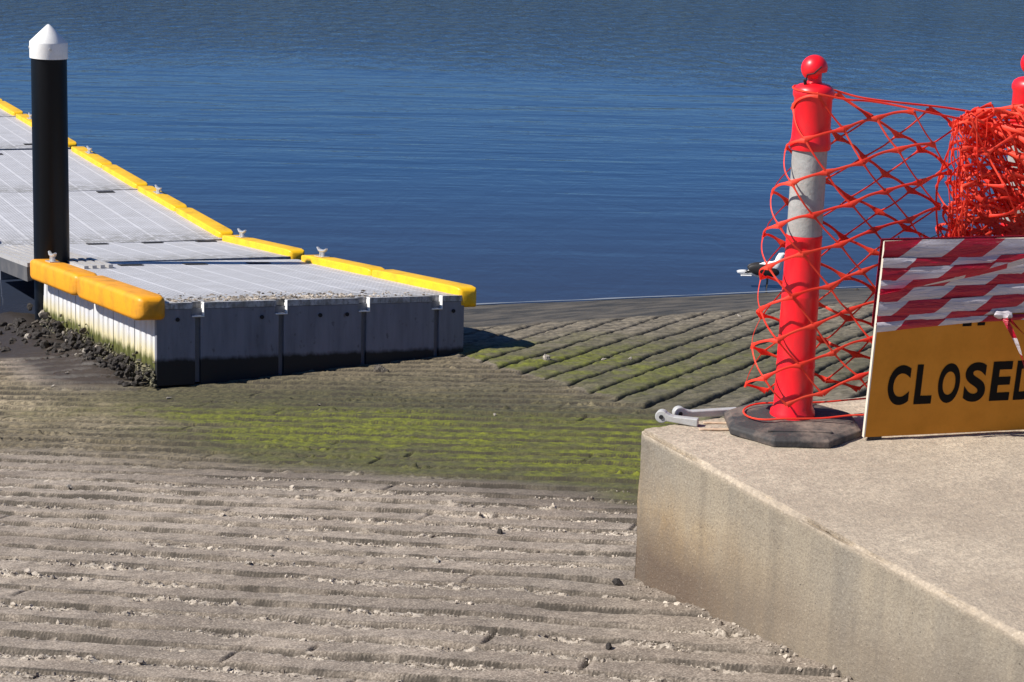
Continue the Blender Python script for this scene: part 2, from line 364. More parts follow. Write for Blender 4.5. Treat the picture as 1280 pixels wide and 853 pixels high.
# ------------------------------------------------------------------ water
def water_mat():
    m=newmat('lake_water',(.006,.018,.045),.05,IOR=1.333); g=G(m)
    tc=g.n('ShaderNodeTexCoord'); sp=g.n('ShaderNodeSeparateXYZ'); g.l(tc.outputs['Object'],sp.inputs[0])
    Y=sp.outputs[1]
    rip=g.noise(1,g.co((.45,2.6,1),(0,0,.05)),2,.45,.4)
    rip2=g.noise(1,g.co((1.5,7.5,1),(0,0,-.05)),2,.5,.4)
    chop=g.noise(1,g.co((2.6,1.5,1),(0,0,.2)),4,.6,.5)
    swell=g.noise(1,g.co((.16,.8,1),(0,0,-.1)),2,.5,.3)
    patch=g.noise(.10,g.co((.6,1,1)),3)
    far=g.ramp(g.math('DIVIDE',g.math('ADD',Y,g.math('MULTIPLY',g.math('SUBTRACT',patch,.5),14)),60),[(.46,.03),(.74,1)])
    near=g.ramp(g.math('DIVIDE',Y,60),[(.21,.25),(.34,1)])
    h=g.math('ADD',g.math('MULTIPLY',rip,.013),g.math('MULTIPLY',rip2,.006))
    h=g.math('ADD',h,g.math('MULTIPLY',swell,.032))
    h=g.math('MULTIPLY',h,near)
    h=g.math('ADD',h,g.math('MULTIPLY',g.math('MULTIPLY',chop,far),.30))
    g.nrm(g.bump(h,1.0,1.0))
    g.col(g.mix(g.ramp(g.math('DIVIDE',Y,60),[(.2,0),(.32,1)]),(.030,.036,.055),(.020,.048,.10)))
    return m
ys=[-40,0,8,12,16,24,40,80,200,600,2500,6000]
mb=MB()
xs=[-6000,-1500,-300,-60,-20,-5,5,20,60,300,1500,6000]
vs=[(x,y,0) for y in ys for x in xs]; n_=len(xs)
mb.add(vs,[(j*n_+i,j*n_+i+1,(j+1)*n_+i+1,(j+1)*n_+i) for j in range(len(ys)-1) for i in range(n_-1)])
water=mb.build('water',water_mat()); water.location=(0,0,WATER)
tag(water,'rippled deep blue lake water beyond the ramp',None,None,'structure')

# unseen wooded shore, added so its reflection darkens the far water
m=MB(); vs=[];fs=[]; n_=0
hx=np.linspace(-420,520,160)
for i,x in enumerate(hx):
    h=9+6*float(fbm(np.array([x*.012]),np.array([1.3]),301,3)[0])+5*float(vn(np.array([x*.12]),np.array([.2]),303)[0]); yb=330+.0006*x*x*0
    vs+=[(x,yb,-1),(x,yb+6,h*.55),(x,yb+22,h),(x,yb+90,h*1.1),(x,yb+160,-1)]
    if i:
        for k in range(4): a=5*(i-1)+k; fs.append((a,a+5,a+6,a+1))
m.add(vs,fs)
hm=newmat('added_shore_green',(.05,.06,.03),.9); g=G(hm); g.col(g.ramp(g.noise(.15,None,4),[(.35,(.02,.035,.035)),(.65,(.05,.07,.06))]))
o=m.build('added_shore',hm,None,True); o.location=(0,0,WATER); tag(o,'added unseen wooded shore that darkens the lake reflection',None,None,'structure')

# ------------------------------------------------------------------ concrete platform
def round_box(x0,x1,y0,y1,z0,z1,r,xa,ya,za):
    """rounded box faces x=x0 side, y=y1 side, top; local coords"""
    vs=[];fs=[]
    def face(fn,A,B,flip=False):
        k=len(vs)
        for a in A:
            for b in B: vs.append(fn(a,b))
        n=len(B)
        for i in range(len(A)-1):
            for j in range(n-1):
                q=(k+i*n+j,k+i*n+j+1,k+(i+1)*n+j+1,k+(i+1)*n+j); fs.append(q[::-1] if flip else q)
    face(lambda a,b:(a,b,z1),xa,ya,True)
    face(lambda a,b:(x0,a,b),ya,za,True)
    face(lambda a,b:(a,y1,b),xa,za)
    P=np.array(vs,float)
    nz=.5*fbm(P[:,0]*14+P[:,2]*9,P[:,1]*14-P[:,2]*5,200,4)+.5*fbm(P[:,0]*40+P[:,2]*37,P[:,1]*40+P[:,2]*11,210,3)
    rr=r*(1.0+0.0*nz)
    lo=np.array([x0+r,-1e9,-1e9]); hi=np.array([1e9,y1-r,z1-r])
    q=np.clip(P,lo,hi); d=P-q; L=np.linalg.norm(d,axis=1,keepdims=True)+1e-9
    d=d/L
    Q=q+d*(rr[:,None]+(nz[:,None]-.5)*.010)
    # chips on the rounded arris
    on=(np.abs(d).max(axis=1)<.97)
    ch=np.clip(fbm(P[:,0]*7+P[:,2],P[:,1]*7,220,4,.65)-.54,0,1)*.16
    Q-=d*(ch*on)[:,None]
    # formwork face bows a little
    Q[:,0]+=np.where(np.abs(d[:,0])>.9,(fbm(P[:,1]*1.5,P[:,2]*2,230,2)-.5)*.02,0)
    return Q,fs
def ax2(a,b,dense,r,st,dst):
    return None
R_=.014
xa=np.concatenate([np.linspace(0,R_*1.2,7),np.arange(.035,.12,.012),np.arange(.13,2.6,.03),np.linspace(2.7,9,14)])
ya=np.concatenate([np.linspace(-9,-3.3,12),np.arange(-3.2,-.13,.03),np.arange(-.12,-.035,.012),np.linspace(-R_*1.2,0,7)])
za=np.concatenate([np.linspace(-1.2,-.65,4),np.arange(-.62,-.1,.025),np.arange(-.09,-.035,.012),np.linspace(-R_*1.2,0,7)])
Q,fs=round_box(0,9,-9,0,-1.2,0,R_,xa,ya,za)
mb=MB(); mb.add(Q.tolist(),fs)
def plat_mat():
    m=newmat('platform_concrete',(.45,.4,.33),.85); g=G(m)
    tc=g.n('ShaderNodeTexCoord'); sp=g.n('ShaderNodeSeparateXYZ'); g.l(tc.outputs['Object'],sp.inputs[0])
    X,Y,Zc=sp.outputs
    nA=g.noise(1.7,None,6,.6); nB=g.noise(14,g.co((1,2,1),(0,0,.4)),6,.65); nC=g.noise(120,None,4,.7); nD=g.noise(45,None,3,.5)
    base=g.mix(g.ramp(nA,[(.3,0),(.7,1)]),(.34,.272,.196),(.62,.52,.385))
    base=g.mix(g.math('MULTIPLY',g.ramp(nB,[(.42,0),(.6,1)]),.55),base,(.34,.28,.21))
    nF=g.noise(55,None,4,.65); base=g.mix(g.math('MULTIPLY',g.ramp(nF,[(.40,1),(.52,0)]),.45),base,(.24,.195,.145))
    base=g.mix(g.math('MULTIPLY',g.ramp(nC,[(.35,1),(.55,0)]),.55),base,(.25,.21,.165))
    base=g.mix(g.math('MULTIPLY',g.ramp(nC,[(.58,0),(.75,1)]),.5),base,(.74,.68,.58))
    # vertical face: rust coloured seepage near the corner, dark foot, grey streaks, pinholes
    side=g.ramp(g.math('ADD',Zc,1),[(.972,1),(.990,0)])
    st=g.noise(3.2,g.co((1,1,.35)),5,.6)
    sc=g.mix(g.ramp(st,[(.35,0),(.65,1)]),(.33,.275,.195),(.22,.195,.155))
    Yn=g.math('MULTIPLY',Y,-1)
    rust=g.math('MULTIPLY',g.ramp(Yn,[(.0,1),(.95,0)]),g.ramp(g.math('ADD',g.math('MULTIPLY',Zc,-1),g.math('MULTIPLY',g.noise(5,None,4),.3)),[(.22,0),(.38,1)]))
    sc=g.mix(g.math('MULTIPLY',g.math('MULTIPLY',rust,g.ramp(g.noise(7,g.co((1,1,.5)),5,.65),[(.35,.35),(.6,1)])),.75),sc,(.36,.235,.10))
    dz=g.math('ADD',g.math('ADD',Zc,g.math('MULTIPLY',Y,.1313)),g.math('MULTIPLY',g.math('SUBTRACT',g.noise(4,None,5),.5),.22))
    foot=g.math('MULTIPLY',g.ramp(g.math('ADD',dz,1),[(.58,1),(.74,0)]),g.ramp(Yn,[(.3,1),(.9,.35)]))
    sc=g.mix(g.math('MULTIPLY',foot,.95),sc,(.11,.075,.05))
    sc=g.mix(g.math('MULTIPLY',g.ramp(nC,[(.35,1),(.52,0)]),.5),sc,(.16,.13,.1))
    sc=g.mix(g.math('MULTIPLY',g.ramp(nC,[(.58,0),(.72,1)]),.35),sc,(.55,.48,.38))
    drip=g.ramp(g.noise(1,g.co((9,9,.7)),5,.6),[(.50,0),(.66,1)]); sc=g.mix(g.math('MULTIPLY',drip,.45),sc,(.13,.11,.085))
    vo=g.voro(30).outputs['Distance']; pin=g.ramp(vo,[(.05,1),(.085,0)])
    pin=g.math('MULTIPLY',pin,g.ramp(g.noise(6,None,2),[(.42,0),(.52,1)]))
    sc=g.mix(g.math('MULTIPLY',pin,.8),sc,(.06,.05,.04))
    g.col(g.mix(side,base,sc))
    hb=g.bump(nC,.6,.006); hb=g.bump(nD,.4,.006,hb); hb=g.bump(pin,-.6,.006,hb); g.nrm(hb)
    return m
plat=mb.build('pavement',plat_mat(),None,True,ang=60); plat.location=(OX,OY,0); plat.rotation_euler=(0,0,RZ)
tag(plat,'weathered pale concrete platform with brown stained side face',None,None,'structure')

# grit and broken mortar along the foot of the platform and in the crumbling joints
def stone_mesh(mb,p,s,seed,squash=.65,n=1):
    r=random.Random(seed); bm=bmesh.new(); bmesh.ops.create_icosphere(bm,subdivisions=n,radius=1)
    ax=Vector((r.uniform(.7,1.3),r.uniform(.6,1.1),squash*r.uniform(.7,1.2))); ro=Matrix.Rotation(r.uniform(0,6.28),3,'Z')@Matrix.Rotation(r.uniform(-.5,.5),3,'X')
    vs=[]
    for q in bm.verts:
        d=q.co.normalized(); k=1+.28*math.sin(d.x*3.1+seed)+.22*math.sin(d.y*4.3+seed*1.7)+r.uniform(-.12,.12)
        vv=ro@Vector((q.co.x*ax.x*k,q.co.y*ax.y*k,q.co.z*ax.z*k)); vs.append(Vector(p)+vv*s)
    fs=[[x.index for x in f.verts] for f in bm.faces]; bm.free(); mb.add(vs,fs)
# fast vectorised grit: pre-built unit stones
def unit_stones(k,n=1):
    out=[]
    for i in range(k):
        t=MB(); stone_mesh(t,(0,0,0),1,100+i,.7,n); out.append((np.array(t.v),t.f))
    return out
US=unit_stones(10,1)
def grit(name,pts,sizes,mat,label,cat=None,kind='stuff'):
    t=MB(); vs=[];fs=[];k=0
    for p,s in zip(pts,sizes):
        V_,F_=US[rng.randrange(10)]; a=rng.uniform(0,6.28); c,sn=math.cos(a),math.sin(a)
        q=V_@np.array([[c,sn,0],[-sn,c,0],[0,0,1]])*s+np.array(p); vs+=q.tolist(); fs+=[tuple(i+k for i in f) for f in F_]; k+=len(q)
    t.v=vs;t.f=fs;t.m=[0]*len(fs)
    o=t.build(name,mat); o.location=(OX,OY,0); o.rotation_euler=(0,0,RZ); tag(o,label,cat,None,kind); return o
def grit_mat(name,a,b):
    m=newmat(name,a,.85); g=G(m)
    g.col(g.ramp(g.noise(16,None,2,.5),[(.38,a),(.62,b)])); g.nrm(g.bump(g.noise(150,None,3),.4,.003)); return m
MT['grit']=grit_mat('grit_stone',(.16,.13,.10),(.52,.45,.36))
pts=[];szs=[]
N=90000
gu=np.array([rng.uniform(-1.6,2.4) for _ in range(N)]); gv=np.array([rng.uniform(-2.1,1.5) for _ in range(N)])
a=ramp_height(gu,gv); keep=(a[1]>.45)&(gu+gv<1.75)
for i in np.nonzero(keep)[0]:
    s=rng.choice([.0015,.002,.0025,.003,.004,.005] if rng.random()<.97 else [.007,.010]); pts.append((gv[i],gu[i],a[0][i]+s*.2)); szs.append(s)
for i in range(300):      # foot of the platform
    u_=-rng.random()**.8*2.2; v_=-abs(rng.gauss(0,.035))-.004; s=rng.choice([.002,.003,.004,.005,.007,.010]); pts.append((v_,u_,gz(v_,u_)+s*.2)); szs.append(s)
grit('gravel',pts,szs,MT['grit'],'crumbled pale aggregate lying in the ramp joints and along the platform foot','gravel')

# ------------------------------------------------------------------ floating pontoon
VL,VR=-.25,1.67
zr=lambda u: float(np.interp(u,[4.7,6.09,7.6,9.35,12,20,30],[-.772,-.925,-1.125,-1.31,-1.32,-1.33,-1.33]))
zl=lambda u: float(np.interp(u,[4.7,7.6,9.35,12,20,30],[-.634,-1.0,-1.225,-1.25,-1.27,-1.27]))
def rounded_bar(mb,path_fn,w0,w1,h0,h1,r,L,n=14,taper=.05,lip=None):
    """fender: rounded rectangle section swept along y from 0 to L; section x in [w0,w1], z in [h0,h1]"""
    sec=[]
    for (cx,cz,a0) in ((w1-r,h1-r,0),(w0+r,h1-r,90),(w0+r,h0+r,180),(w1-r,h0+r,270)):
        for k in range(5): a=R(a0+k*22.5); sec.append((cx+r*math.cos(a),cz+r*math.sin(a)))
    cx,cz=(w0+w1)/2,(h0+h1)/2; ns=len(sec)
    ts=[0,.006,.016,.03,.06,.10]+[.10+(L-.2)*i/6 for i in range(1,7)]+[L-.06,L-.03,L-.016,L-.006,L]
    vs=[]
    for t in ts:
        e=min(t,L-t); kk=1-.30*max(0,1-e/.03)**2-.16*max(0,1-e/.10)
        for (x,z_) in sec: vs.append((cx+(x-cx)*kk, t, cz+(z_-cz)*kk))
    fs=[(i*ns+k,(i+1)*ns+k,(i+1)*ns+(k+1)%ns,i*ns+(k+1)%ns) for i in range(len(ts)-1) for k in range(ns)]
    fs+=[tuple(range(ns)),tuple((len(ts)-1)*ns+k for k in range(ns-1,-1,-1))]
    mb.add(vs,fs)
def cleat(root,x,y,z):
    m=MB(); K=1.5
    m.box(x-.022,x+.022,y-.05,y+.05,z,z+.006)
    for s in (-1,1): m.tube([(x,y+s*.016,z),(x,y+s*.014,z+.035)],.009,8)
    m.tube([(x,y-.062,z+.062),(x,y-.035,z+.045),(x,y,z+.042),(x,y+.035,z+.045),(x,y+.062,z+.062)],[.006,.010,.012,.010,.006],8)
    m.v=[(x+(a-x)*K,y+(b-y)*K,z+(c-z)*1.05) for a,b,c in m.v]
    return m.build('cleat',MT['galv'],root,True)
def section(u0,u1,label,left=True,right=True,fbreaks_r=(),fbreaks_l=(),cleats_r=(),cleats_l=(),front=False,hull_h=.47,recess=0.0,n_s=None):
    """local frame: origin at left/top/near corner, x along the tilted cross direction, y along the deck"""
    A=Wd(VL,u0,zl(u0)); B=Wd(VR,u0,zr(u0)); D_=Wd(VL,u1,zl(u1)); E_=Wd(VR,u1,zr(u1))
    X=((B-A)+(E_-D_)).normalized(); Y=((D_-A)+(E_-B)); Y=(Y-X*Y.dot(X)).normalized(); Zv=X.cross(Y)
    W_=((B-A).length+(E_-D_).length)/2; L=((D_-A).length+(E_-B).length)/2
    cen=(A+B+D_+E_)/4; O=cen-X*W_/2-Y*L/2
    root=empty('floating_pontoon',O); Mx=Matrix((X,Y,Zv)).transposed(); root.rotation_euler=Mx.to_euler()
    tag(root,label,'pontoon','linked pontoon sections of the boarding jetty')
    # deck plate
    m=MB(); th=.035
    if front:
        # front row has four hinge pockets notched into the front edge
        nx=[.24,.74,1.26,1.74]; xs=[0]
        for q in nx: xs+=[q-.035,q+.035]
        xs.append(W_)
        m.box(0,W_,.05,L,-th,0)
        for i in range(0,len(xs)-1,2): m.box(xs[i],xs[i+1],0,.048,-th,0)
    else: m.box(0,W_,0,L,-th,0)
    m.build('deck',MT['deck'],root)
    # hull sides: fluted plates
    step=.45; nn=max(1,round(L/step)); st=L/nn
    m=MB()
    if recess==0:
        for side,x0 in ((-1,.018),(1,W_-.018)):
            m=MB()
            for i in range(nn):
                y0=i*st+.008; y1=(i+1)*st-.008
                pf=[(y0,-.03),(y0,0)]
                for j in range(1,4):
                    yc=y0+(y1-y0)*j/4; pf+=[(yc-.024,0),(yc-.012,-.016),(yc+.012,-.016),(yc+.024,0)]
                pf+=[(y1,0),(y1,-.03)]
                vs=[];
                for (yy,d) in pf:
                    xx=x0+side*(-d if False else 0)+(d*(-1) if side<0 else d)*-1*side*side
                    xx=x0+(d if side<0 else -d)*-1*(1)
                    xx=(x0+ -(-d)) if side<0 else (x0-(-d)*-1)
                    xx = x0+.0-d-.012 if side<0 else x0+d+.012
                    vs+=[(xx,yy,-th-.001),(xx,yy,-hull_h)]
                fs=[(2*q,2*q+1,2*q+3,2*q+2) for q in range(len(pf)-1)]
                m.add(vs,fs)
            m.build('side_plate',MT['hull_side'],root)
        m=MB(); m.box(.03,W_-.03,.03,L-.005,-hull_h+.01,-th-.002); m.build('hull',MT['dark'] if False else MT['hull_front'],root)
    else:
        m.box(recess,W_-.05,.03,L-.03,-hull_h,-th-.002); m.build('hull',MT['rubber'],root)
    if front:
        xs=[.0]+nx+[W_]
        for i in range(5):
            m=MB(); a0=xs[i]+(.016 if i else .0); a1=xs[i+1]-(.016 if i<4 else 0)
            c0=(.024 if i else 0); c1=(.024 if i<4 else 0)
            # panel with a notch cut into its upper corners
            zt=-th-.001; zn=-.075; zb=-hull_h
            out=[(a0,zb),(a1,zb)]
            if i<4: out+=[(a1,zn),(a1-c1,zn),(a1-c1,zt)]
            else: out+=[(a1,-.12),(a1,zt)] 
            if i: out+=[(a0+c0,zt),(a0+c0,zn),(a0,zn)]
            else: out+=[(a0,zt)]
            n=len(out); y0,y1=.004,.045
            vs=[(x,y0,z_) for x,z_ in out]+[(x,y1,z_) for x,z_ in out]
            m.add(vs,[tuple(range(n)),tuple(range(2*n-1,n-1,-1))]+[(k,k+n,(k+1)%n+n,(k+1)%n) for k in range(n)])
            m.build('front_panel',MT['hull_front2'],root,bevel=.003,seg=2)
        m=MB(); m.box(.03,W_-.03,.046,.07,-hull_h+.01,-th-.002); m.build('front_bulkhead',MT['dark'],root)
        for q in nx:    # pale lip of each pocket
            m=MB(); m.box(q-.036,q+.036,-.004,.045,-.083,-.076); m.box(q+.030,q+.036,-.004,.045,-.0755,-.001)
            m.build('hinge_pocket',MT['white'],root,bevel=.0015,seg=1)
        for q in (.12,.62,.98,1.15,1.85):
          m=MB(); m.lathe([(.0001,0),(.012,0),(.012,.006),(.0001,.006)],12,M4=Matrix.Translation((q,.0035,-.095))@Matrix.Rotation(R(90),4,'X'))
          m.build('bolt_head',MT['dark'],root)
    else:
        m=MB(); m.box(.035,W_-.035,.0,.028,-hull_h+.01,-th-.002); m.build('end_plate',MT['hull_front'],root)
    # fenders
    for (a,b) in fbreaks_r:
        m=MB(); rounded_bar(m,None,-.045,.10,-.085,.052,.011,(b-a)-.012)
        f=m.build('fender',MT['fender_r'],root,True,ang=50); f.location=(W_,a-u0+.006,0)
    for (a,b) in fbreaks_l:
        m=MB(); rounded_bar(m,None,-.12,.055,-.10,.045,.028,(b-a)-.022)
        m2=MB()
        f=m.build('fender',MT['fender_l'],root,True,ang=50); f.location=(0,a-u0+.006,0)
        f['label']='orange yellow fender block'
    for c_ in cleats_r: cleat(root,W_+.03,c_-u0,.05)
    for c_ in cleats_l: cleat(root,-.03,c_-u0,.045)
    return root,W_,L
def slots(root,L,W_,ends):
    for (y,vsx) in ends:
        for x in vsx:
            m=MB(); m.box(x-.085,x+.085,y-.045,y+.045,.001,.007); m.build('hinge_slot',MT['dark'],root,bevel=.003,seg=1)
sA,WA,LA=section(4.70,7.56,'weathered grey pontoon section grounded on the ramp, nearest the camera with dirty front edge',
   fbreaks_r=[(4.69,6.09),(6.09,7.44)],fbreaks_l=[(4.66,6.13),(6.13,7.50)],cleats_r=[7.15],cleats_l=[7.12],front=True)
slots(sA,LA,WA,[(LA-.32,[.55,1.02,1.5])])
sB,WB,LB=section(7.68,9.33,'short sloping pontoon section just past the pile, second from the ramp end',fbreaks_r=[(7.66,9.36)],fbreaks_l=[],cleats_r=[9.0],recess=.35,hull_h=.3)
slots(sB,LB,WB,[(LB-.09,[.34,.80,1.26,1.72])])
sC,WC,LC=section(9.345,12.03,'level pontoon section between the sloping section and thin seam',fbreaks_r=[(9.38,10.72),(10.72,12.03)],fbreaks_l=[(9.45,11.9)],cleats_r=[12.0-.5],cleats_l=[],recess=.3,hull_h=.3)
slots(sC,LC,WC,[(LC-.1,[.4,1.0,1.55])])
sD,WD,LD=section(12.045,14.86,'level pontoon section half hidden behind the black pile',fbreaks_r=[(12.05,13.42),(13.42,14.80)],fbreaks_l=[(12.1,14.8)],cleats_r=[14.2],recess=.3,hull_h=.3)
slots(sD,LD,WD,[(LD-.3,[.4,1.0,1.55])])
sE,WE,LE=section(14.98,17.8,'far pontoon section left of the black pile top edge of the deck',fbreaks_r=[(15.0,16.4),(16.4,17.8)],fbreaks_l=[(15,17.7)],cleats_r=[17.2],recess=.3,hull_h=.3)
slots(sE,LE,WE,[(.3,[.4,1.0,1.55])])
sF,WF,LF=section(17.84,20.6,'farthest pontoon section at the left edge of the photo',fbreaks_r=[(17.9,19.2),(19.2,20.6)],fbreaks_l=[(17.9,20.5)],cleats_r=[20.0],recess=.3,hull_h=.3)

# pile guide: ridged plate around the pile at the left edge
def zdk(u): return zl(u)
root=empty('pile_guide',Wd(-.33,7.6,zl(7.6)),RZ); tag(root,'ridged grey guide plate around the foot of the black pile','pile guide')
m=MB()
for i in range(9):
    v0=-.37+i*.056
    u0,u1=(7.02 if v0>-.13 else 7.53),9.25
    v1=v0+.030
    us_=np.linspace(u0,u1,8)
    for k in range(7):
        a0,a1=us_[k],us_[k+1]; t0,t1=zl(a0)+.012-.02*(v0+.2),zl(a1)+.012-.02*(v0+.2)
        q=[(v0,a0,t0-.03),(v1,a0,t0-.03),(v1,a1,t1-.03),(v0,a1,t1-.03),(v0,a0,t0),(v1,a0,t0),(v1,a1,t1),(v0,a1,t1)]
        m.hexa([(x+.33,y-7.6,z_-zl(7.6)) for x,y,z_ in q])
m.build('ridged_plate',dirty('ridged_plastic',(.42,.41,.4),.55,(.2,.16,.12),.5,8),root)
m=MB(); us_=np.linspace(7.53,9.3,9)
for k in range(8):
    a0,a1=us_[k],us_[k+1]; t0,t1=zl(a0)+.006,zl(a1)+.006
    q=[(-.375,a0,t0-.125),(-.05,a0,t0-.03),(-.05,a1,t1-.03),(-.375,a1,t1-.125),(-.375,a0,t0-.02),(-.05,a0,t0-.02),(-.05,a1,t1-.02),(-.375,a1,t1-.02)]
    m.hexa([(x+.33,y-7.6,z_-zl(7.6)) for x,y,z_ in q])
m.build('side_bumper',dirty('charcoal_rubber',(.085,.085,.09),.6,(.2,.19,.18),.5,6),root)

# pile
pb=Wd(-.215,7.62,0); root=empty('mooring_pile',(pb.x,pb.y,-2.0)); tag(root,'tall black sleeved pile with white conical cap','pile')
root.rotation_euler=(0,R(2.1),0)
m=MB(); m.lathe([(.126,-.5),(.124,1.0),(.121,2.455)],48); m.build('sleeve',MT['black'],root,True)
m=MB(); m.lathe([(.0001,2.45),(.129,2.45),(.129,2.555),(.127,2.562),(.012,2.675),(.0001,2.68)],48); cp=m.build('cap',MT['white'],root,True,ang=30)
for a in (200,290):
    m=MB(); m.lathe([(.0001,0),(.009,0),(.009,.008),(.0001,.008)],8,M4=Matrix.Rotation(R(a),4,'Z')@Matrix.Translation((.127,0,2.52))@Matrix.Rotation(R(90),4,'Y'))
    m.build('screw',MT['galv'],cp)

# shells, stones and weed along the pontoon's left foot
def gl(v,u,dz=0): p=Wd(v,u,gz(v,u)+dz); return p
def stone_mat(name,a,b,sc=20):
    m=newmat(name,a,.8); g=G(m); g.col(g.ramp(g.noise(sc,None,4,.6),[(.4,a),(.62,b)])); g.nrm(g.bump(g.noise(60,None,3),.5,.006)); return m
SM=[stone_mat('dark_stone',(.010,.008,.007),(.05,.04,.032),9),stone_mat('grey_stone',(.018,.015,.012),(.15,.125,.095),7),stone_mat('shell_pale',(.08,.065,.05),(.6,.54,.45),6)]
protos=[]
for i in range(6):
    t=MB(); stone_mesh(t,(0,0,0),1,i*3+1,.75 if i<4 else .35,2); me_=t.build('rubble_stone',SM[i%3 if i<5 else 2],None,False).data
    protos.append(me_)
for o in [o for o in C.objects if o.name.startswith('rubble_stone')]: bpy.data.objects.remove(o)
def add_stone(name,p,s,k,label,cat,group,rot=None):
    o=bpy.data.objects.new(name,protos[k]); C.objects.link(o); o.location=p
    o.scale=(s,s,s); o.rotation_euler=rot or (rng.uniform(-.5,.5),rng.uniform(-.5,.5),rng.uniform(0,6.28)); return tag(o,label,cat,group)
cnt=0
for i in range(230):
    u_=4.72+rng.random()*3.0; t_=rng.random()
    sp=.05+.16*sst(5.6,7.0,np.array(u_))
    v_=-.29-abs(rng.gauss(0,float(sp)))
    s=rng.uniform(.011,.027)*(1+.5*(u_>6.2)*rng.random()); k=rng.choice([0,0,3,0,1,3,2,3,4,0,3])
    lift=max(0,rng.gauss(.03,.035)) if v_>-.38 else 0
    add_stone('rubble_stone',gl(v_,u_,s*.25+lift),s,k,'small shell crusted stone in the rubble along the left foot of the grounded pontoon','stone','rubble stones along the pontoon foot')
# crust of mussels on the lower side (part of the pontoon)
vs=[];fs=[];k=0
for i in range(1500):
    y=rng.uniform(.0,LA); zz=-.47+abs(rng.gauss(0,.045)); s=rng.uniform(.006,.016)
    V_,F_=US[rng.randrange(10)]; a=rng.uniform(0,6.28); c,sn=math.cos(a),math.sin(a)
    q=V_@np.array([[c,sn,0],[-sn,c,0],[0,0,1]])*s+np.array((.0-rng.random()*.02,y,zz)); vs+=q.tolist(); fs+=[tuple(j+k for j in f) for f in F_]; k+=len(q)
m=MB(); m.v=vs;m.f=fs;m.m=[0]*len(fs); o=m.build('mussel_crust',stone_mat('mussel_shells',(.03,.028,.02),(.22,.2,.12),30),sA); o['kind']='stuff'
# dirt, droppings and grit at the grounded end of the deck
vs=[];fs=[];k=0
for i in range(900):
    x=min(WA-.1,max(.12,rng.gauss(.75,.38))); y=.03+abs(rng.gauss(0,.16)); s=rng.choice([.003,.004,.006,.008,.011])
    V_,F_=US[rng.randrange(10)]; q=V_*s*np.array([1,1,.6])+np.array((x,y,s*.3)); vs+=q.tolist(); fs+=[tuple(j+k for j in f) for f in F_]; k+=len(q)
m=MB(); m.v=vs;m.f=fs;m.m=[0]*len(fs); o=m.build('debris',stone_mat('deck_debris',(.06,.045,.03),(.6,.52,.42),9)); o.matrix_world=Matrix.LocRotScale(sA.location,sA.rotation_euler,None)
tag(o,'scattered grit and droppings on the front edge of the pontoon deck','debris',None,'stuff')

# single stones and shell bits on the ramp: (pixel derived ramp positions v,u)
for v_,u_,s,k,lb in [(.98,4.36,.045,1,'grey stone in front of the middle of the pontoon front'),(-.07,-.02,.02,0,'small dark stone beside the foot of the platform corner'),
        (1.9,4.03,.03,2,'pale stone at the lower end of a moss covered rib'),(-.42,-.55,.014,0,'dark pebble in a ramp joint left of the platform'),(-.10,.75,.016,0,'small dark pebble in shadowed joint near platform corner')]:
    add_stone('stone',gl(v_,u_,s*.2),s,k,lb,'stone',None)
SH=[(-1.25,2.5),(-1.52,2.6),(-.95,1.75),(-.45,.55),(.3,3.6),(.9,2.75),(-.3,4.3),(-.6,5.4),(-.75,5.1),(2.15,3.8),(2.3,3.75),(3.7,4.8),(3.8,4.78),(-.9,.95),(-1.0,.9)]
for i,(v_,u_) in enumerate(SH):
    add_stone('shell_fragment',gl(v_,u_,.006),rng.uniform(.010,.018),5,'small white shell fragment lying on the grooved ramp','shell','white shell fragments on the ramp')

# pale foam line where the water meets the silt
m=MB(); prev=None; vs=[];fs=[]
vv=np.arange(1.9,8,.02)
us_=7.07-.22*(vv-2.91)
for i,(a,b) in enumerate(zip(vv,us_)):
    # find true waterline
    uu_=np.linspace(b-.8,b+.8,161); zz=ramp_height(uu_,np.full(161,a))[0]; j=int(np.argmin(np.abs(zz-WATER-.001))); ux=uu_[j] if i==0 else .85*ux+.15*uu_[j]
    wd=.012+.005*math.sin(a*5)+.003*math.sin(a*13)
    vs+=[(a,ux-wd,WATER+.008),(a,ux+wd,WATER+.008)]
    if i: fs.append((2*i-2,2*i,2*i+1,2*i-1))
m.add(vs,fs); o=m.build('foam',newmat('foam',(.22,.24,.26),.4)); o.location=(OX,OY,0); o.rotation_euler=(0,0,RZ)
tag(o,'thin pale foam line where the water laps the silt',None,None,'stuff')

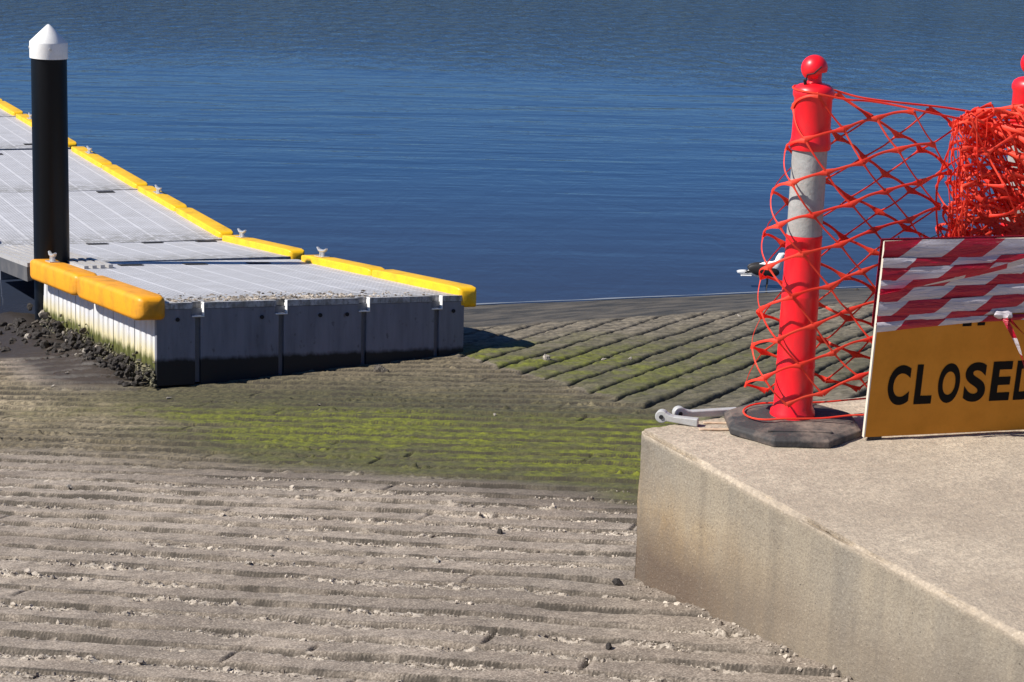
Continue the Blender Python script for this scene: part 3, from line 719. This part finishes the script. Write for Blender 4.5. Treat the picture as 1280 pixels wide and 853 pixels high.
# ------------------------------------------------------------------ T-top bollards
RED=newmat('red_plastic',(.86,.008,.018),.38); g=G(RED); g.col(g.mix(g.ramp(g.noise(18,g.co((1,1,.4)),5,.6),[(.45,0),(.7,.6)]),(.88,.008,.018),(.5,.03,.03))); g.nrm(g.bump(g.noise(30,None,3),.08,.003))
RED.node_tree.nodes['Principled BSDF'].inputs['Subsurface Weight'].default_value=.0
REF=dirty('grey_reflective_sleeve',(.38,.38,.36),.6,(.2,.18,.16),.8,9,.5,.003)
def bollard(loc,label,rz=0,tilt=0):
    r=empty('bollard',loc,rz); tag(r,label,'bollard','red T-top bollards on black rubber bases')
    m=MB(); pr=[]
    for i in range(8):
        a=R(22.5+45*i); pr.append((.224*math.cos(a),.222*math.sin(a)))
    vs=[(x,y,0) for x,y in pr]+[(x,y,.022) for x,y in pr]+[(x*.92,y*.92,.031) for x,y in pr]+[(x*.45,y*.45,.046) for x,y in pr]
    fs=[tuple(range(7,-1,-1)),tuple(range(24,32))]+[(j*8+i,j*8+(i+1)%8,(j+1)*8+(i+1)%8,(j+1)*8+i) for j in range(3) for i in range(8)]
    m.add(vs,fs); b=m.build('base',MT['rubber'],r,bevel=.004)
    m=MB()
    for s in (-1,1): m.box(-.10,.10,s*.150-.007,s*.150+.007,.029,.040)
    m.build('base_rib',MT['rubber'],b,bevel=.002)
    m=MB(); m.lathe([(.0001,.045),(.072,.045),(.070,.06),(.0615,.075),(.0605,.20),(.0612,.205),(.0612,.213),(.060,.218),(.058,.43),(.0588,.435),(.0588,.443),(.0575,.448),(.0555,.62),(.0565,.625),(.0555,.63),(.0001,.63)],48)
    m.build('stem',RED,r,True)
    m=MB(); m.lathe([(.0001,.6305),(.0545,.6305),(.0535,.8955),(.0001,.8955)],48); m.build('reflective_band',REF,r,True,ang=30)
    m=MB(); m.lathe([(.0001,.896),(.060,.896),(.062,.903),(.062,.918),(.059,.93),(.058,.95),(.0575,1.05),(.0625,1.06),(.0625,1.072),(.057,1.085),(.045,1.093),(.024,1.098),(.021,1.105),(.021,1.13),(.0001,1.13)],48)
    m.build('collar',RED,r,True,ang=50)
    # hooked ball top
    bm=bmesh.new(); bmesh.ops.create_uvsphere(bm,u_segments=28,v_segments=18,radius=.040,matrix=Matrix.Translation((-.003,0,1.142)))
    bmesh.ops.bisect_plane(bm,geom=bm.verts[:]+bm.edges[:]+bm.faces[:],plane_co=(0,0,1.113),plane_no=(0,0,-1),clear_outer=True)
    bmesh.ops.holes_fill(bm,edges=[e for e in bm.edges if len(e.link_faces)==1])
    for q in bm.verts:
        if q.co.x>.008 and q.co.z<1.131: q.co.z=1.131
    me_=bpy.data.meshes.new('knob'); bm.to_mesh(me_); bm.free(); me_.materials.append(RED); me_.polygons.foreach_set('use_smooth',[True]*len(me_.polygons)); me_.set_sharp_from_angle(angle=R(50))
    o=bpy.data.objects.new('knob',me_); C.objects.link(o); o.parent=r
    return r
B1=Vector((.900,5.125,0)); B2=Vector((1.655,5.44,0))
b1=bollard(B1,'red bollard with grey reflective band standing on octagonal black base left of the sign'); 
b2=bollard(B2,'red bollard cut off by the right edge of the photo, behind the bunched net',.3)
m=MB(); bx,by=B1.x,B1.y
m.tube([(bx-.030,by-.02,1.10),(bx-.028,by-.03,1.125),(bx-.01,by-.042,1.13),(bx+.012,by-.036,1.15)],.0022,6)
m.tube([(bx-.030,by-.02,1.088),(bx-.034,by-.028,1.11)],.005,6)
o=m.build('cable_tie',MT['dark']); tag(o,'black cable tie knotted round the neck of the left bollard','cable tie')

# ------------------------------------------------------------------ safety net
NET=newmat('orange_net_plastic',(.9,.075,.03),.6); g=G(NET)
g.col(g.mix(g.ramp(g.noise(9,None,4),[(.4,0),(.65,1)]),(.88,.045,.02),(.93,.10,.045)))
tr=g.n('ShaderNodeBsdfTranslucent'); tr.inputs[0].default_value=(.9,.06,.03,1); mx=g.n('ShaderNodeMixShader'); mx.inputs[0].default_value=.35
out=g.t.nodes['Material Output']; g.l(g.b.outputs[0],mx.inputs[1]); g.l(tr.outputs[0],mx.inputs[2]); g.l(mx.outputs[0],out.inputs[0])
XB=1.375
def path(s,zz):
    """plan position of the wrapped sheet; s in metres from the front bunch edge round the post and back"""
    r=float(np.interp(zz,[0,.3,.58,.75,.9,1.0,1.1],[.150,.145,.130,.105,.075,.066,.066]))
    d=.055+.0*zz
    cx=B1.x-r+.085 if r>.085 else B1.x
    rad=.085 if r>.085 else r
    xr=XB-.02*(1.0-zz)
    Ls=xr-cx; yF=B1.y-rad; yB=B1.y+rad
    if s<Ls:
        t=s/Ls; x=xr-s; y=(B1.y-.0)+(yF-B1.y)*sst_(.0,.35,t)+.05*(1-t)
    elif s<Ls+math.pi*rad:
        a=(s-Ls)/rad; x=cx-rad*math.sin(a); y=B1.y-rad*math.cos(a)
    else:
        t=(s-Ls-math.pi*rad)/Ls; x=cx+(s-Ls-math.pi*rad); y=yB+.06*t
    return x,y
def sst_(a,b,x): t=min(1,max(0,(x-a)/(b-a))); return t*t*(3-2*t)
ph=[rng.uniform(0,6) for _ in range(12)]
def sheet(s,zz):
    zt=float(np.interp(abs(s-.62),[0,.12,.62],[1.085,1.075,.985])); 
    z2=.055+(zz-.0)/1.0*(zt-.055)
    x,y=path(s,z2)
    wv=.014*math.sin(7*s+9*zz+ph[0])+.010*math.sin(15*s-6*zz+ph[1])
    if B1.x-.1<x<B1.x+.11: wv=-abs(wv)*(1 if y<B1.y else -1)
    k=sst_(0,.15,abs(x-B1.x)-.03)
    return Vector((x+.006*math.sin(11*zz+5*s+ph[2]),y+wv*k,z2+.012*math.sin(6*s+ph[3])*k))
def net_graph(mb,fn,smax,p,q,jit,r1,r2,node=.0062,seg=7,smin=0,drop=0,rr=rng,flat=.5):
    """lattice of strands in (s,z) space; each junction is an elongated blob"""
    N={}
    det=p[0]*q[1]-p[1]*q[0]
    for i in range(-40,60):
        for j in range(-40,60):
            s=i*p[0]+j*q[0]; z_=i*p[1]+j*q[1]
            if smin<=s<=smax and -.001<=z_<=1.001: N[(i,j)]=(s+rr.uniform(-jit,jit),min(1,max(0,z_+rr.uniform(-jit,jit))))
    for (i,j),A in N.items():
        for (di,dj,r) in ((1,0,r1),(0,1,r2)):
            B=N.get((i+di,j+dj))
            if not B or rr.random()<drop: continue
            pts=[];rad=[]
            bow=rr.uniform(-.004,.004)+(.006 if di else -.004)
            for k in range(seg+1):
                t=k/seg; b_=math.sin(math.pi*t)
                pts.append(fn(A[0]+(B[0]-A[0])*t, A[1]+(B[1]-A[1])*t+bow*b_))
                e=min(t,1-t)*.1; rad.append(r+(node*(1.0 if di else .7)-r)*math.exp(-(e/(.015 if di else .008))**2))
            mb.tube(pts,rad,8,True,flat)
    return N
nets=empty('safety_net',(0,0,0)); tag(nets,'orange plastic mesh net wrapped round the left bollard and bunched up at the second','safety net')
m=MB(); rr=random.Random(3)
net_graph(m,sheet,1.30,(-.108,.044),(.080,.086),.005,.0042,.0028,node=.0105,rr=rr,seg=9,flat=.32)
# selvedge cords
for zz,r in ((1.0,.0032),(0.0,.003)):
    m.tube([sheet(s,zz) for s in np.linspace(0,1.30,60)],r,6)
m.build('net_sheet',NET,nets,True)
# bunch
m=MB(); rr=random.Random(12)
def bunch_fn(L,a,sc,ox,oz,tw):
    f1,f2,f3=rr.uniform(0,6),rr.uniform(0,6),rr.uniform(0,6)
    def fn(s,zz):
        x=XB-.015+.36*s*sc[0]+ox; z_=.02+zz*1.0*sc[1]+oz
        x+=.022*math.sin(4*zz+f1)+.005*math.sin(13*zz+7*s+f2)
        z_+=.030*math.sin(4*s+f3)+.005*math.sin(13*s+9*zz+f1)
        y=5.13+.030*L+.035*math.sin(11*s+7*zz+f2)+.018*math.sin(22*s-13*zz+f3)
        ztop=1.00+.025*math.sin(x*9)+.03*(x-XB)/.36
        if z_>ztop: y+= (z_-ztop)*.8; z_=ztop-(z_-ztop)*.35
        xl=XB-.012-.035*(1-z_)+.012*math.sin(z_*17+L)
        if x<xl: y+=(xl-x)*.5; x=xl+(xl-x)*.3
        y=max(y,5.17+(x-1.375)*.22+.004*math.sin(40*x+30*z_)) if z_<.7 else y
        return Vector((x,y,z_))
    return fn
for L in range(15):
    fn=bunch_fn(L*.35,0,(rr.uniform(1.2,1.6),rr.uniform(.9,1.05)),rr.uniform(-.07,.0),rr.uniform(-.02,.05),0)
    a=rr.uniform(-.5,.5); p=(.19*math.cos(a),.09*math.sin(a)+.02); q=(-.11+rr.uniform(-.06,.06),.08)
    net_graph(m,fn,1.0,p,q,.012,.0040,.0030,node=.0088,seg=6,smin=0,drop=.06,rr=rr,flat=.40)
for i in range(12):   # gathered strands hanging down the folded edge
    x=XB+rr.uniform(-.02,.05); y=rr.uniform(5.10,5.24); f=rr.uniform(0,6)
    m.tube([(x+.02*math.sin(t*7+f)-.03*(1-t),y+.02*math.sin(t*11+f*2),.30+.70*t) for t in np.linspace(0,1,18)],rr.uniform(.002,.0042),6,True,.6)
for i in range(12):   # taut strands running to the second bollard
    z0=rr.uniform(.93,1.03); y0=rr.uniform(5.12,5.26); z1=rr.uniform(.90,1.04)
    m.tube([(XB+.02+(B2.x-XB-.02)*t, y0+(B2.y-.065-y0)*t+.01*math.sin(9*t+i), z0+(z1-z0)*t-.02*math.sin(math.pi*t)) for t in np.linspace(0,1,12)],rr.uniform(.002,.004),6,True,.6)
m.build('bunched_net',NET,nets,True)

# ------------------------------------------------------------------ closed sign
YAW=R(12)
SG=empty('closed_sign',(1.108,5.005,0),YAW); SG.rotation_euler=(R(4),0,YAW); tag(SG,'orange yellow CLOSED board with tape wrapped round its top half','sign')
SW,SH_,SZ=.635,.632,.012     # width, height, foot gap
m=MB(); m.box(0,SW,0,.004,SZ,SZ+SH_)
OR=dirty('orange_sign_face',(.60,.22,.001),.65,(.32,.12,.01),.3,9,.05,.002); m.build('face_panel',OR,SG)
m=MB()
m.box(-.002,.002,-.0015,.012,SZ-.001,SZ+SH_+.001); m.box(SW-.003,SW+.003,-.0015,.022,SZ-.001,SZ+SH_+.001)
m.box(.0035,SW-.0035,.0045,.02,SZ-.0005,SZ+.012); m.box(.0035,SW-.0035,.0045,.02,SZ+SH_-.012,SZ+SH_)
m.build('frame',dirty('pale_frame',(.75,.68,.55),.5),SG)
for x in (.20,.27):
    m=MB(); m.hexa([(x-.012,.30,0),(x+.012,.30,0),(x+.012,.325,0),(x-.012,.325,0),(x-.012,.0205,SZ+.55),(x+.012,.0205,SZ+.55),(x+.012,.04,SZ+.56),(x-.012,.04,SZ+.56)]); m.build('rear_leg',MT['galv'],SG)
for x in (.02,SW-.06): 
    m=MB(); m.box(x,x+.04,.002,.02,0,SZ-.0015); m.build('foot',MT['rubber'],SG)
BLK=newmat('black_lettering',(.008,.006,.005),.7,Specular_IOR_Level=.1)
def text(word,h,x0,z0,w,pitch,parent):
    V_=[];F_=[]
    for n,ch in enumerate(word):
        cu=bpy.data.curves.new('lettering','FONT'); cu.body=ch; cu.size=1; cu.offset=.034
        t=bpy.data.objects.new('tmp',cu); C.objects.link(t); bpy.context.view_layer.update()
        dg=bpy.context.evaluated_depsgraph_get(); me_=bpy.data.meshes.new_from_object(t.evaluated_get(dg)); bpy.data.objects.remove(t)
        co=np.array([v.co[:] for v in me_.vertices]); mn=co.min(0); mxx=co.max(0); ww=w*(.80 if ch=='L' else .92 if ch=='E' else 1); k=len(V_)
        V_+=[(x0+(0,.092,.168,.257,.348,.430)[n]+(c[0]-mn[0])/(mxx[0]-mn[0])*ww, -.0012, z0+(c[1]-mn[1])/(mxx[1]-mn[1])*h) for c in co]
        F_+=[tuple(i+k for i in p.vertices) for p in me_.polygons]
    m=MB(); m.add(V_,F_); return m.build('lettering',BLK,parent)
text('CLOSED',.132,.060,.116,.073,.082,SG)
m=MB(); m.box(.285,.315,-.0014,-.001,.369,.38); m.box(.335,.36,-.0014,-.001,.370,.38); m.build('upper_lettering',BLK,SG)

# barrier tape
TR=newmat('red_tape',(.40,.002,.025),.35); TW=newmat('white_tape',(.52,.48,.51),.35)
for t_ in (TR,TW):
    g=G(t_); g.nrm(g.bump(g.noise(6,g.co((1,1,7),(0,.12,0)),5,.65,1.2),.9,.014))
TP=empty('barrier_tape',(1.108,5.005,0),YAW); TP.rotation_euler=(R(4),0,YAW); tag(TP,'red and white striped tape wound round the top half of the closed sign','barrier tape')
def band(x0,x1,zb,zt,y,off,per=.275,slant=1.25,name='tape_band',sg=1,nx=60,sag=0.006,seed=0,par=0):
    """tape strip from x0 to x1; zb, zt functions of x. Stripes slant like /"""
    m=MB(); cuts=set(); 
    zb0,zt0=zb(x0),zt(x0); N=nx; rows=4
    # stripe boundaries: build strips in sheared coordinates
    k0=int(math.floor((x0-.4)/(per/2)))-1; k1=int((x1+.4)/(per/2))+2
    r=random.Random(seed); p1,p2=r.uniform(0,6),r.uniform(0,6)
    for k in range(k0,k1):
        a=k*per/2+off; b=a+per/2; col=(k+par)%2
        sub=6
        vs=[]
        for j in range(rows+1):
            t=j/rows
            for i in range(sub+1):
                xm=a+(b-a)*i/sub
                h=zt((x0+x1)/2)-zb((x0+x1)/2); x=xm+slant*h*(t-.5)
                x=min(max(x,x0),x1); z_=zb(x)+(zt(x)-zb(x))*t
                yy=y-.0016*math.sin(13*x+p1)-.0014*math.sin(31*x+9*t+p2)-.0045*abs(math.sin(math.pi*t))
                vs.append((x,yy,z_))
        n=sub+1; fs=[]
        for j in range(rows):
            for i in range(sub):
                q=(j*n+i,j*n+i+1,(j+1)*n+i+1,(j+1)*n+i)
                if abs(vs[q[0]][0]-vs[q[1]][0])+abs(vs[q[3]][0]-vs[q[2]][0])<1e-6: continue
                fs.append(q)
        m.add(vs,fs,col)
    return m.build(name,[TR,TW],TP,True)
top=SZ+SH_+.006
rows_=[(.000,.057,0),(.053,.086,1),(.080,.122,0),(.116,.157,1),(.150,.194,0),(.188,.236,1),(.230,.262,0),(.256,.284,1)]
for i,(a,b,par) in enumerate(rows_):
    sl=.045*(a/.3)
    band(-.006,SW+.01,lambda x,b=b,sl=sl: top-b+sl*x*1.2+.0025*math.sin(9*x+b*40), lambda x,a=a,sl=sl: top-a+sl*x*.8+.0025*math.sin(8*x+a*50), -.0045-.0018*(i%3)-.0006*i, -.06+.012*math.sin(i*2.3), seed=i, par=par)
# tape folded over the back
m=MB(); m.box(-.005,SW+.006,.0245,.026,top-.28,top); m.build('tape_back',TR,TP)
# loose twisted ribbon across the face, sunlit on its turned edge
def ribbon(name,P,wd,per=.13,parent=TP,thick=.001,seed=0):
    m=MB(); N=len(P)
    for i in range(N-1):
        a,b=P[i],P[i+1]; w0,w1=wd[i],wd[i+1]
        m.add([a[0]-w0,a[0]+w0,b[0]+w1,b[0]-w1],[(0,1,2,3)],int(a[1]/per)%2)
    return m.build(name,[TR,TW],parent,True)
def rib_pts(A,B,n,w0,w1,tw,ph0,sagz=0,bulge=.03):
    P=[];W=[];L=(B-A).length
    for i in range(n+1):
        t=i/n; c=A.lerp(B,t)+Vector((0,-bulge*math.sin(math.pi*t),-sagz*math.sin(math.pi*t))); an=ph0+tw*t
        P.append((c,t*L)); d=(B-A).normalized(); e=Vector((0,0,1)); e=(e-d*e.dot(d)).normalized(); f=d.cross(e)
        W.append((e*math.cos(an)+f*math.sin(an))*(w0+(w1-w0)*t))
    return P,W
P,W=rib_pts(Vector((-.008,-.012,top-.165)),Vector((.60,-.03,top-.022)),50,.012,.012,-1.3,1.35,-.0,.03); ribbon('loose_ribbon',P,W)
P,W=rib_pts(Vector((.405,-.03,top-.245)),Vector((.475,-.07,top-.40)),24,.010,.016,1.2,.4,0,.02); ribbon('tape_tail',P,W,.06)
P,W=rib_pts(Vector((.415,-.03,top-.245)),Vector((.53,-.05,top-.36)),24,.008,.013,1.5,.9,0,.02); ribbon('tape_tail',P,W,.07)
m=MB(); stone_mesh(m,(.405,-.022,top-.240),.018,5,.8,2); m.build('knot',TW,TP,True)
# cord holding tape and net at the sign's upper left corner
m=MB(); m.tube([(.055,-.012,top+.004),(.058,-.016,top-.02),(.055,-.012,top-.045)],.0025,6)
m.tube([(.057,-.016,top-.035),(.10,-.02,top-.018),(.16,-.02,top+.0),(.2,-.01,top+.01)],.0014,5); m.tube([(.057,-.016,top-.03),(.11,-.022,top-.012),(.14,-.01,top+.012)],.0012,5)
o=m.build('cord',MT['dark']); o.location=(1.108,5.005,0); o.rotation_euler=(0,0,YAW); tag(o,'thin black cord tied over the upper left corner of the taped sign','cord')

# ------------------------------------------------------------------ galvanised hinge arms and wood strips at the platform corner
def eye_arm(p0,p1,r,h,name,hole):
    m=MB(); d=(p1-p0); L=d.length; a=math.atan2(d.y,d.x)
    out=[]
    for k in range(13): t=R(90+k*15); out.append((r*math.cos(t),r*math.sin(t)))
    out=[(x,z) for x,z in out]
    # profile in (along, up): round eye then slender bar
    prof=[(r*math.cos(R(40+k*14)),r+r*math.sin(R(40+k*14))) for k in range(0,21)]
    prof+=[(L,0.0),(L,h),(r*1.9,h),(r*1.25,h*1.12)]
    n=len(prof); th=.012
    vs=[(x,-th,z_) for x,z_ in prof]+[(x,th,z_) for x,z_ in prof]
    m.add(vs,[tuple(range(n-1,-1,-1)),tuple(range(n,2*n))]+[(k,(k+1)%n,(k+1)%n+n,k+n) for k in range(n)])
    return m,a
root=empty('hinge_bracket',(0,0,0)); tag(root,'galvanised steel hinge arms with rounded eyes on the platform corner','bracket')
for (p0,p1) in ((Vector((.487,5.15,0)),Vector((.60,5.115,0))),(Vector((.545,5.19,0)),Vector((.74,5.24,0)))):
    m,a=eye_arm(p0,p1,.021,.026,'arm',True); o=m.build('arm',dirty('pale_zinc',(.50,.50,.48),.5,(.25,.22,.18),.4,25,Metallic=.2),root,bevel=.003); o.location=(p0.x,p0.y,.001); o.rotation_euler=(0,0,a)
    m=MB(); m.lathe([(.0001,-.016),(.007,-.016),(.007,.016),(.0001,.016)],14,M4=Matrix.Translation((p0.x,p0.y,.022))@Matrix.Rotation(a,4,'Z')@Matrix.Rotation(R(90),4,'X')); m.build('pin',MT['dark'],root,True)
WD=newmat('bleached_wood',(.55,.38,.24),.75); g=G(WD); g.col(g.ramp(g.noise(40,g.co((1,8,1)),4),[(.35,(.36,.22,.13)),(.65,(.66,.5,.34))]))
for i,(x,y,a,L,lb) in enumerate(((.60,5.075,.08,.10,'thin bleached wood strip nearest the platform edge beside the bollard base'),(.62,5.145,.03,.10,'thin bleached wood strip between the hinge arm and another strip'))):
    m=MB(); m.box(0,L,-.006,.006,.0005,.006); o=m.build('wood_strip',WD,bevel=.0015,seg=1); o.location=(x,y,0); o.rotation_euler=(0,0,a); tag(o,lb,'wood strip')

# ------------------------------------------------------------------ bird in the shallows
def ell(mb,c,r,rot=(0,0,0),n=14,mi=0):
    M4=Matrix.Translation(c)@Matrix.Rotation(rot[2],4,'Z')@Matrix.Rotation(rot[1],4,'Y')@Matrix.Rotation(rot[0],4,'X')
    pr=[(max(.0001,math.sin(math.pi*i/n)),-math.cos(math.pi*i/n)) for i in range(n+1)]
    vs=[];k_=16
    for a,b in pr:
        for k in range(k_): t=2*math.pi*k/k_; vs.append(M4@Vector((b*r[0],a*math.cos(t)*r[1],a*math.sin(t)*r[2])))
    mb.add(vs,[(i*k_+k,(i+1)*k_+k,(i+1)*k_+(k+1)%k_,i*k_+(k+1)%k_) for i in range(n) for k in range(k_)],mi)
bird=empty('bird',(2.095,13.55,WATER)); tag(bird,'black and white wading bird standing in the shallows behind the left bollard','bird')
WH=newmat('white_feathers',(.82,.82,.8),.7); BKF=newmat('black_feathers',(.018,.016,.016),.6)
# body: one tapering surface from tail to beak base, coloured by region
m=MB(); cl=[(-.17,0,.125,.012),(-.13,0,.128,.03),(-.08,0,.135,.055),(-.02,0,.145,.07),(.04,0,.16,.068),(.075,0,.185,.052),(.09,0,.215,.036),(.098,0,.245,.034),(.11,0,.268,.033),(.130,0,.275,.022),(.142,0,.274,.010)]
m.tube([(a,b,c_) for a,b,c_,r_ in cl],[r_ for *_,r_ in cl],16,True,.85)
m.m=[0]*len(m.m); body=m.build('body',[WH],bird,True)
m=MB()
for s in (-1,1): ell(m,(-.035,s*.038,.150),(.13,.024,.052),(0,R(8),s*R(4)))
m.build('wing',BKF,bird,True)
m=MB(); m.hexa([(-.24,-.022,.118),(-.12,-.03,.13),(-.12,.03,.13),(-.24,.022,.118),(-.24,-.022,.124),(-.12,-.03,.15),(-.12,.03,.15),(-.24,.022,.124)]); m.build('tail',BKF,bird)
m=MB(); m.box(-.22,-.13,-.036,.036,.098,.108); m.build('tail_covert',WH,bird,bevel=.004)
m=MB()
for s in (-1,1): ell(m,(-.20,s*.02,.128),(.05,.006,.014))
m.build('wing_tip',WH,bird,True)
m=MB(); m.tube([(.138,0,.273),(.16,0,.270),(.185,0,.260)],[.009,.007,.002],8,True,.7); m.build('beak',newmat('beak_yellow',(.6,.35,.03),.5),bird,True)
for s in (-1,1):
    m=MB(); m.tube([(0,s*.022,.11),(.005,s*.022,.05),(-.005,s*.022,-.06)],[.007,.0045,.004],6); m.build('leg',newmat('bird_leg',(.12,.09,.06),.6),bird,True)
    m=MB(); ell(m,(.124,s*.027,.28),(.005,.003,.005),n=6); m.build('eye',BKF,bird,True)
# dark rocks at the waterline
for (x,y,s,lb) in ((2.80,13.3,.055,'dark rock at the waterline seen through the net right of the bollard'),(2.72,13.75,.02,'tiny dark rock in the shallows above the larger rock'),(3.0,13.15,.035,'low dark rock on the silt behind the sign edge')):
    add_stone('shore_rock',(x,y,WATER+.01),s,0,lb,'rock',None)
